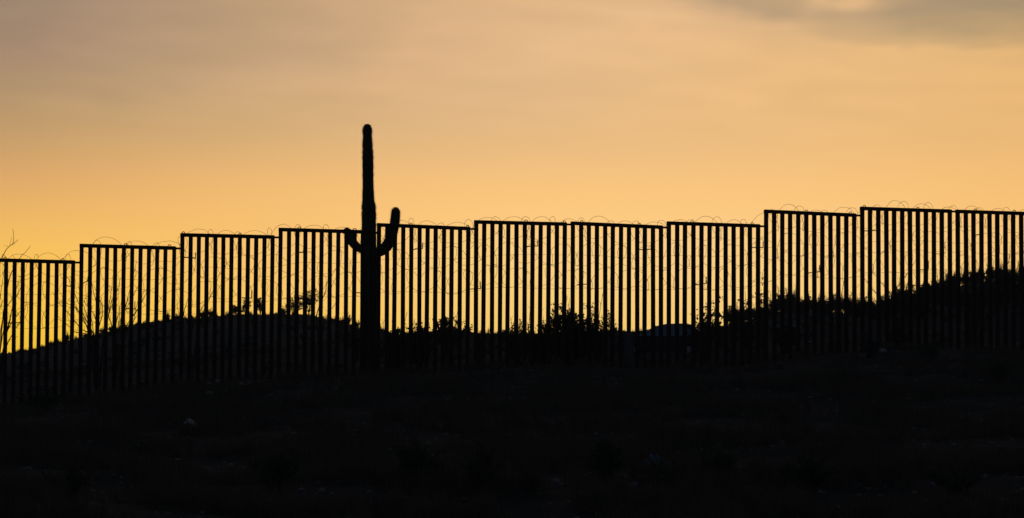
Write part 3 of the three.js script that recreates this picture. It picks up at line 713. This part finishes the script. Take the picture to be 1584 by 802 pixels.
litter('blue_sheet', 'torn blue plastic sheet lying on the slope right of the middle', 'plastic sheet', 1020, 736, 0.5, 0.24, M.sheet, 7, 0.5, -0.75);
litter('blue_sheet', 'small blue scrap at the bottom edge, lower left', 'plastic sheet', 243, 799, 0.17, 0.07, M.blue, 8);
litter('litter_scrap', 'pale scrap standing beside the small blue scrap at the bottom edge', 'scrap', 253, 797, 0.05, 0.1, M.bag, 9);
litter('litter_scrap', 'long pale scrap at the bottom edge, right of the small blue scrap', 'scrap', 296, 798, 0.25, 0.08, M.scrap, 10, 0.5, 0.25);
litter('litter_scrap', 'pale scrap at the bottom edge below the middle', 'scrap', 905, 796, 0.2, 0.06, M.stone, 11);
litter('litter_scrap', 'pale upright strip on the bank below the squat post', 'scrap', 965, 662, 0.09, 0.28, M.stone, 12, 0.1);
litter('litter_scrap', 'pale flat scrap at the bottom edge right of the torn blue sheet', 'scrap', 1078, 792, 0.3, 0.08, M.stone, 13);
// bright plastic caught in the brush behind the fence
const snag = (name, label, px, py, d, w, h, m, seed) => single(name, crumple(seed, w, h, 0.02, Math.min(w, h) * 0.3), m, label, 'plastic scrap', at(px, py, d), 'plastic behind the fence');
const snagBushes = [[1216, 118, 1.6, 2.2], [1392, 112, 1.5, 1.6]];
snagBushes.forEach(([px, d, h, w], i) => plant('snag_bush', ['dark bush with blue plastic caught in its top behind the ninth panel', 'dark bush holding a bright cyan scrap behind the highest panel'][i], 'bush', landAt(px, d), 140 + i, { h, w, stems: 20, leafLen: 0.1, leafW: 0.06, per: 40, bare: 0.1 }, M.leafB));
{
  const p0 = landAt(1216, 118), top = py => py;
  snag('plastic_scrap', 'pale cyan plastic scrap, left of the three caught behind the ninth panel', 1204.5, 504, 117.3, 0.26, 0.13, M.cyan, 21);
  snag('plastic_scrap', 'bright blue plastic scrap, middle of the three caught behind the ninth panel', 1217, 502.5, 117.3, 0.24, 0.12, M.blue, 22);
  snag('plastic_scrap', 'white plastic scrap, right of the three caught behind the ninth panel', 1230, 504, 117.3, 0.14, 0.06, M.bag, 23);
  snag('plastic_scrap', 'bright cyan scrap low behind the highest panel', 1390.5, 524, 111, 0.1, 0.08, M.cyan, 24);
}
// a round bush before the fence at the right and dark scrub down the slope
const front = [
  [1440, 560, 0.85, 1.2, 'rounded bush before the foot of the highest panel'], [1345, 556, 0.9, 1.1, 'pale twiggy bush before the foot of the last upward step'], [1545, 590, 0.7, 1.5, 'low bush before the panel at the right edge'], [60, 640, 0.8, 1.6, 'low bush at the fence foot by the left edge'],
  [1300, 600, 0.6, 1.5, 'flat bush on the bank below the last upward step'], [640, 755, 0.85, 0.9, 'dark wiry bush on the slope below and right of the cactus'], [740, 770, 0.9, 0.9, 'dark upright bush on the slope below the middle'], [935, 745, 0.8, 0.8, 'dark bush just left of the torn blue sheet'],
  [1110, 745, 0.7, 0.8, 'dark bush right of the torn blue sheet'], [1250, 760, 0.6, 1.3, 'broad dark bush at lower right of middle'], [1480, 770, 0.6, 1.3, 'broad dark bush in the lower right corner'], [420, 760, 0.6, 1.2, 'broad dark bush at lower left of the cactus'], [110, 770, 0.6, 1.2, 'broad dark bush in the lower left corner'],
];
front.forEach(([px, py, h, w, label], i) => plant('slope_bush', label, 'bush', spot(px, py, 42, 99), 160 + i, { h, w, stems: 18, leafLen: 0.06, leafW: 0.03, per: 40, bare: 0.2, twigs: 3 }, i % 2 ? M.leafB : M.leafC, 'bushes before the fence'));
// dry sticks lying across the blue sheet
{
  const p = spot(1020, 738, 42, 120);
  [[-0.34, 0.42, 0.12, -0.02], [-0.2, 0.46, 0.24, 0.02], [0.05, 0.5, 0.4, 0.0]].forEach(([x0, y0, x1, y1], i) => {
    single('dry_stick', tube([V(x0, y0, 0.1), V((x0 + x1) / 2 + 0.02, (y0 + y1) / 2, 0.16), V(x1, y1, 0.24)], [0.007, 0.01, 0.012], 5), M.stem, ['dry stick leaning over the torn blue sheet, leftmost of three', 'dry stick leaning over the middle of the torn blue sheet', 'dry stick leaning at the right of the torn blue sheet'][i], 'stick', p, 'sticks over the blue sheet');
  });
}
// dry grass and low scrub, too many to count
function stuff(name, label, geo, m, place, n, seed) {
  const r = rng(seed), im = new THREE.InstancedMesh(geo, m, n), o = new THREE.Object3D(); let k = 0;
  for (let i = 0; i < n * 4 && k < n; i++) { const q = place(r); if (!q) continue; o.position.copy(q[0]); o.rotation.set(0, r() * 6.3, 0); o.scale.set(q[1], q[1] * (0.7 + 0.6 * r()), q[1]); o.updateMatrix(); im.setMatrixAt(k++, o.matrix); }
  im.count = k; im.name = name; im.castShadow = im.receiveShadow = true; tag(im, label, null, null, 'stuff'); scene.add(im);
}
{
  const r = rng(900), blades = [];
  for (let i = 0; i < 26; i++) { const a = r() * 6.28, q = r() * 0.1, d = V((r() - 0.5) * 0.8, 1, (r() - 0.5) * 0.8).normalize(); blades.push([V(Math.cos(a) * q, -0.02, Math.sin(a) * q), d, rdir(r).cross(d).normalize(), 0.2 + 0.3 * r(), 0.012]); }
  stuff('dry_grass', 'dry grass tufts on the slope before the fence', leaves(blades), M.grass, r => {
    const d = 36 + 66 * r(), x = (r() - 0.5) * 0.56 * d, keep = 0.5 + 0.5 * n2(x / 4, d / 4); if (keep < 0.45 + 0.3 * r()) return null;
    const df = -fenceZ(x); if (d > df - 15 && d < df - 1.5 && r() < 0.55) return null;
    return [V(x, land(x, d), -d), 0.5 + 0.7 * r()];
  }, 11000, 901);
  stuff('crest_grass', 'dry grass and low weeds roughening the skyline behind the fence', leaves(blades.map(([p, d, n, l, w]) => [p.clone().multiplyScalar(1.6), d, n, l * 0.9, w * 2.2])), M.grass, r => {
    const far = r() < 0.6, d = far ? 203 + 9 * r() : 145 + 7 * r(), x = (r() - 0.5) * 0.44 * d; return [V(x, land(x, d) - 0.03, -d), 0.35 + 1.1 * r() * r()];
  }, 2600, 905);
  const low = shrub(910, { h: 0.55, w: 0.9, stems: 9, leafLen: 0.07, leafW: 0.045, per: 22, bare: 0.05, twigs: 2 });
  stuff('low_scrub', 'low scrub covering the hills and flats behind the fence', low.foliage, M.leafB, r => {
    const d = 106 + 104 * r(), x = (r() - 0.5) * 0.5 * d; if (n2(x / 6 + 5, d / 6) < -0.1 + 0.5 * r()) return null;
    const big = d > 150 ? 1.0 : 0.75; return [V(x, land(x, d) - 0.08, -d), big * (0.4 + 0.6 * r())];
  }, 1500, 911);
  stuff('gravel', 'small stones strewn over the slope', stoneGeo(4, 0.05, 0.035, 0.045), M.stone, r => { const d = 38 + 62 * r(), x = (r() - 0.5) * 0.5 * d; return [V(x, land(x, d) + 0.005, -d), 0.4 + 1.1 * r() * r()]; }, 3500, 921);
}

renderer.render(scene, camera);
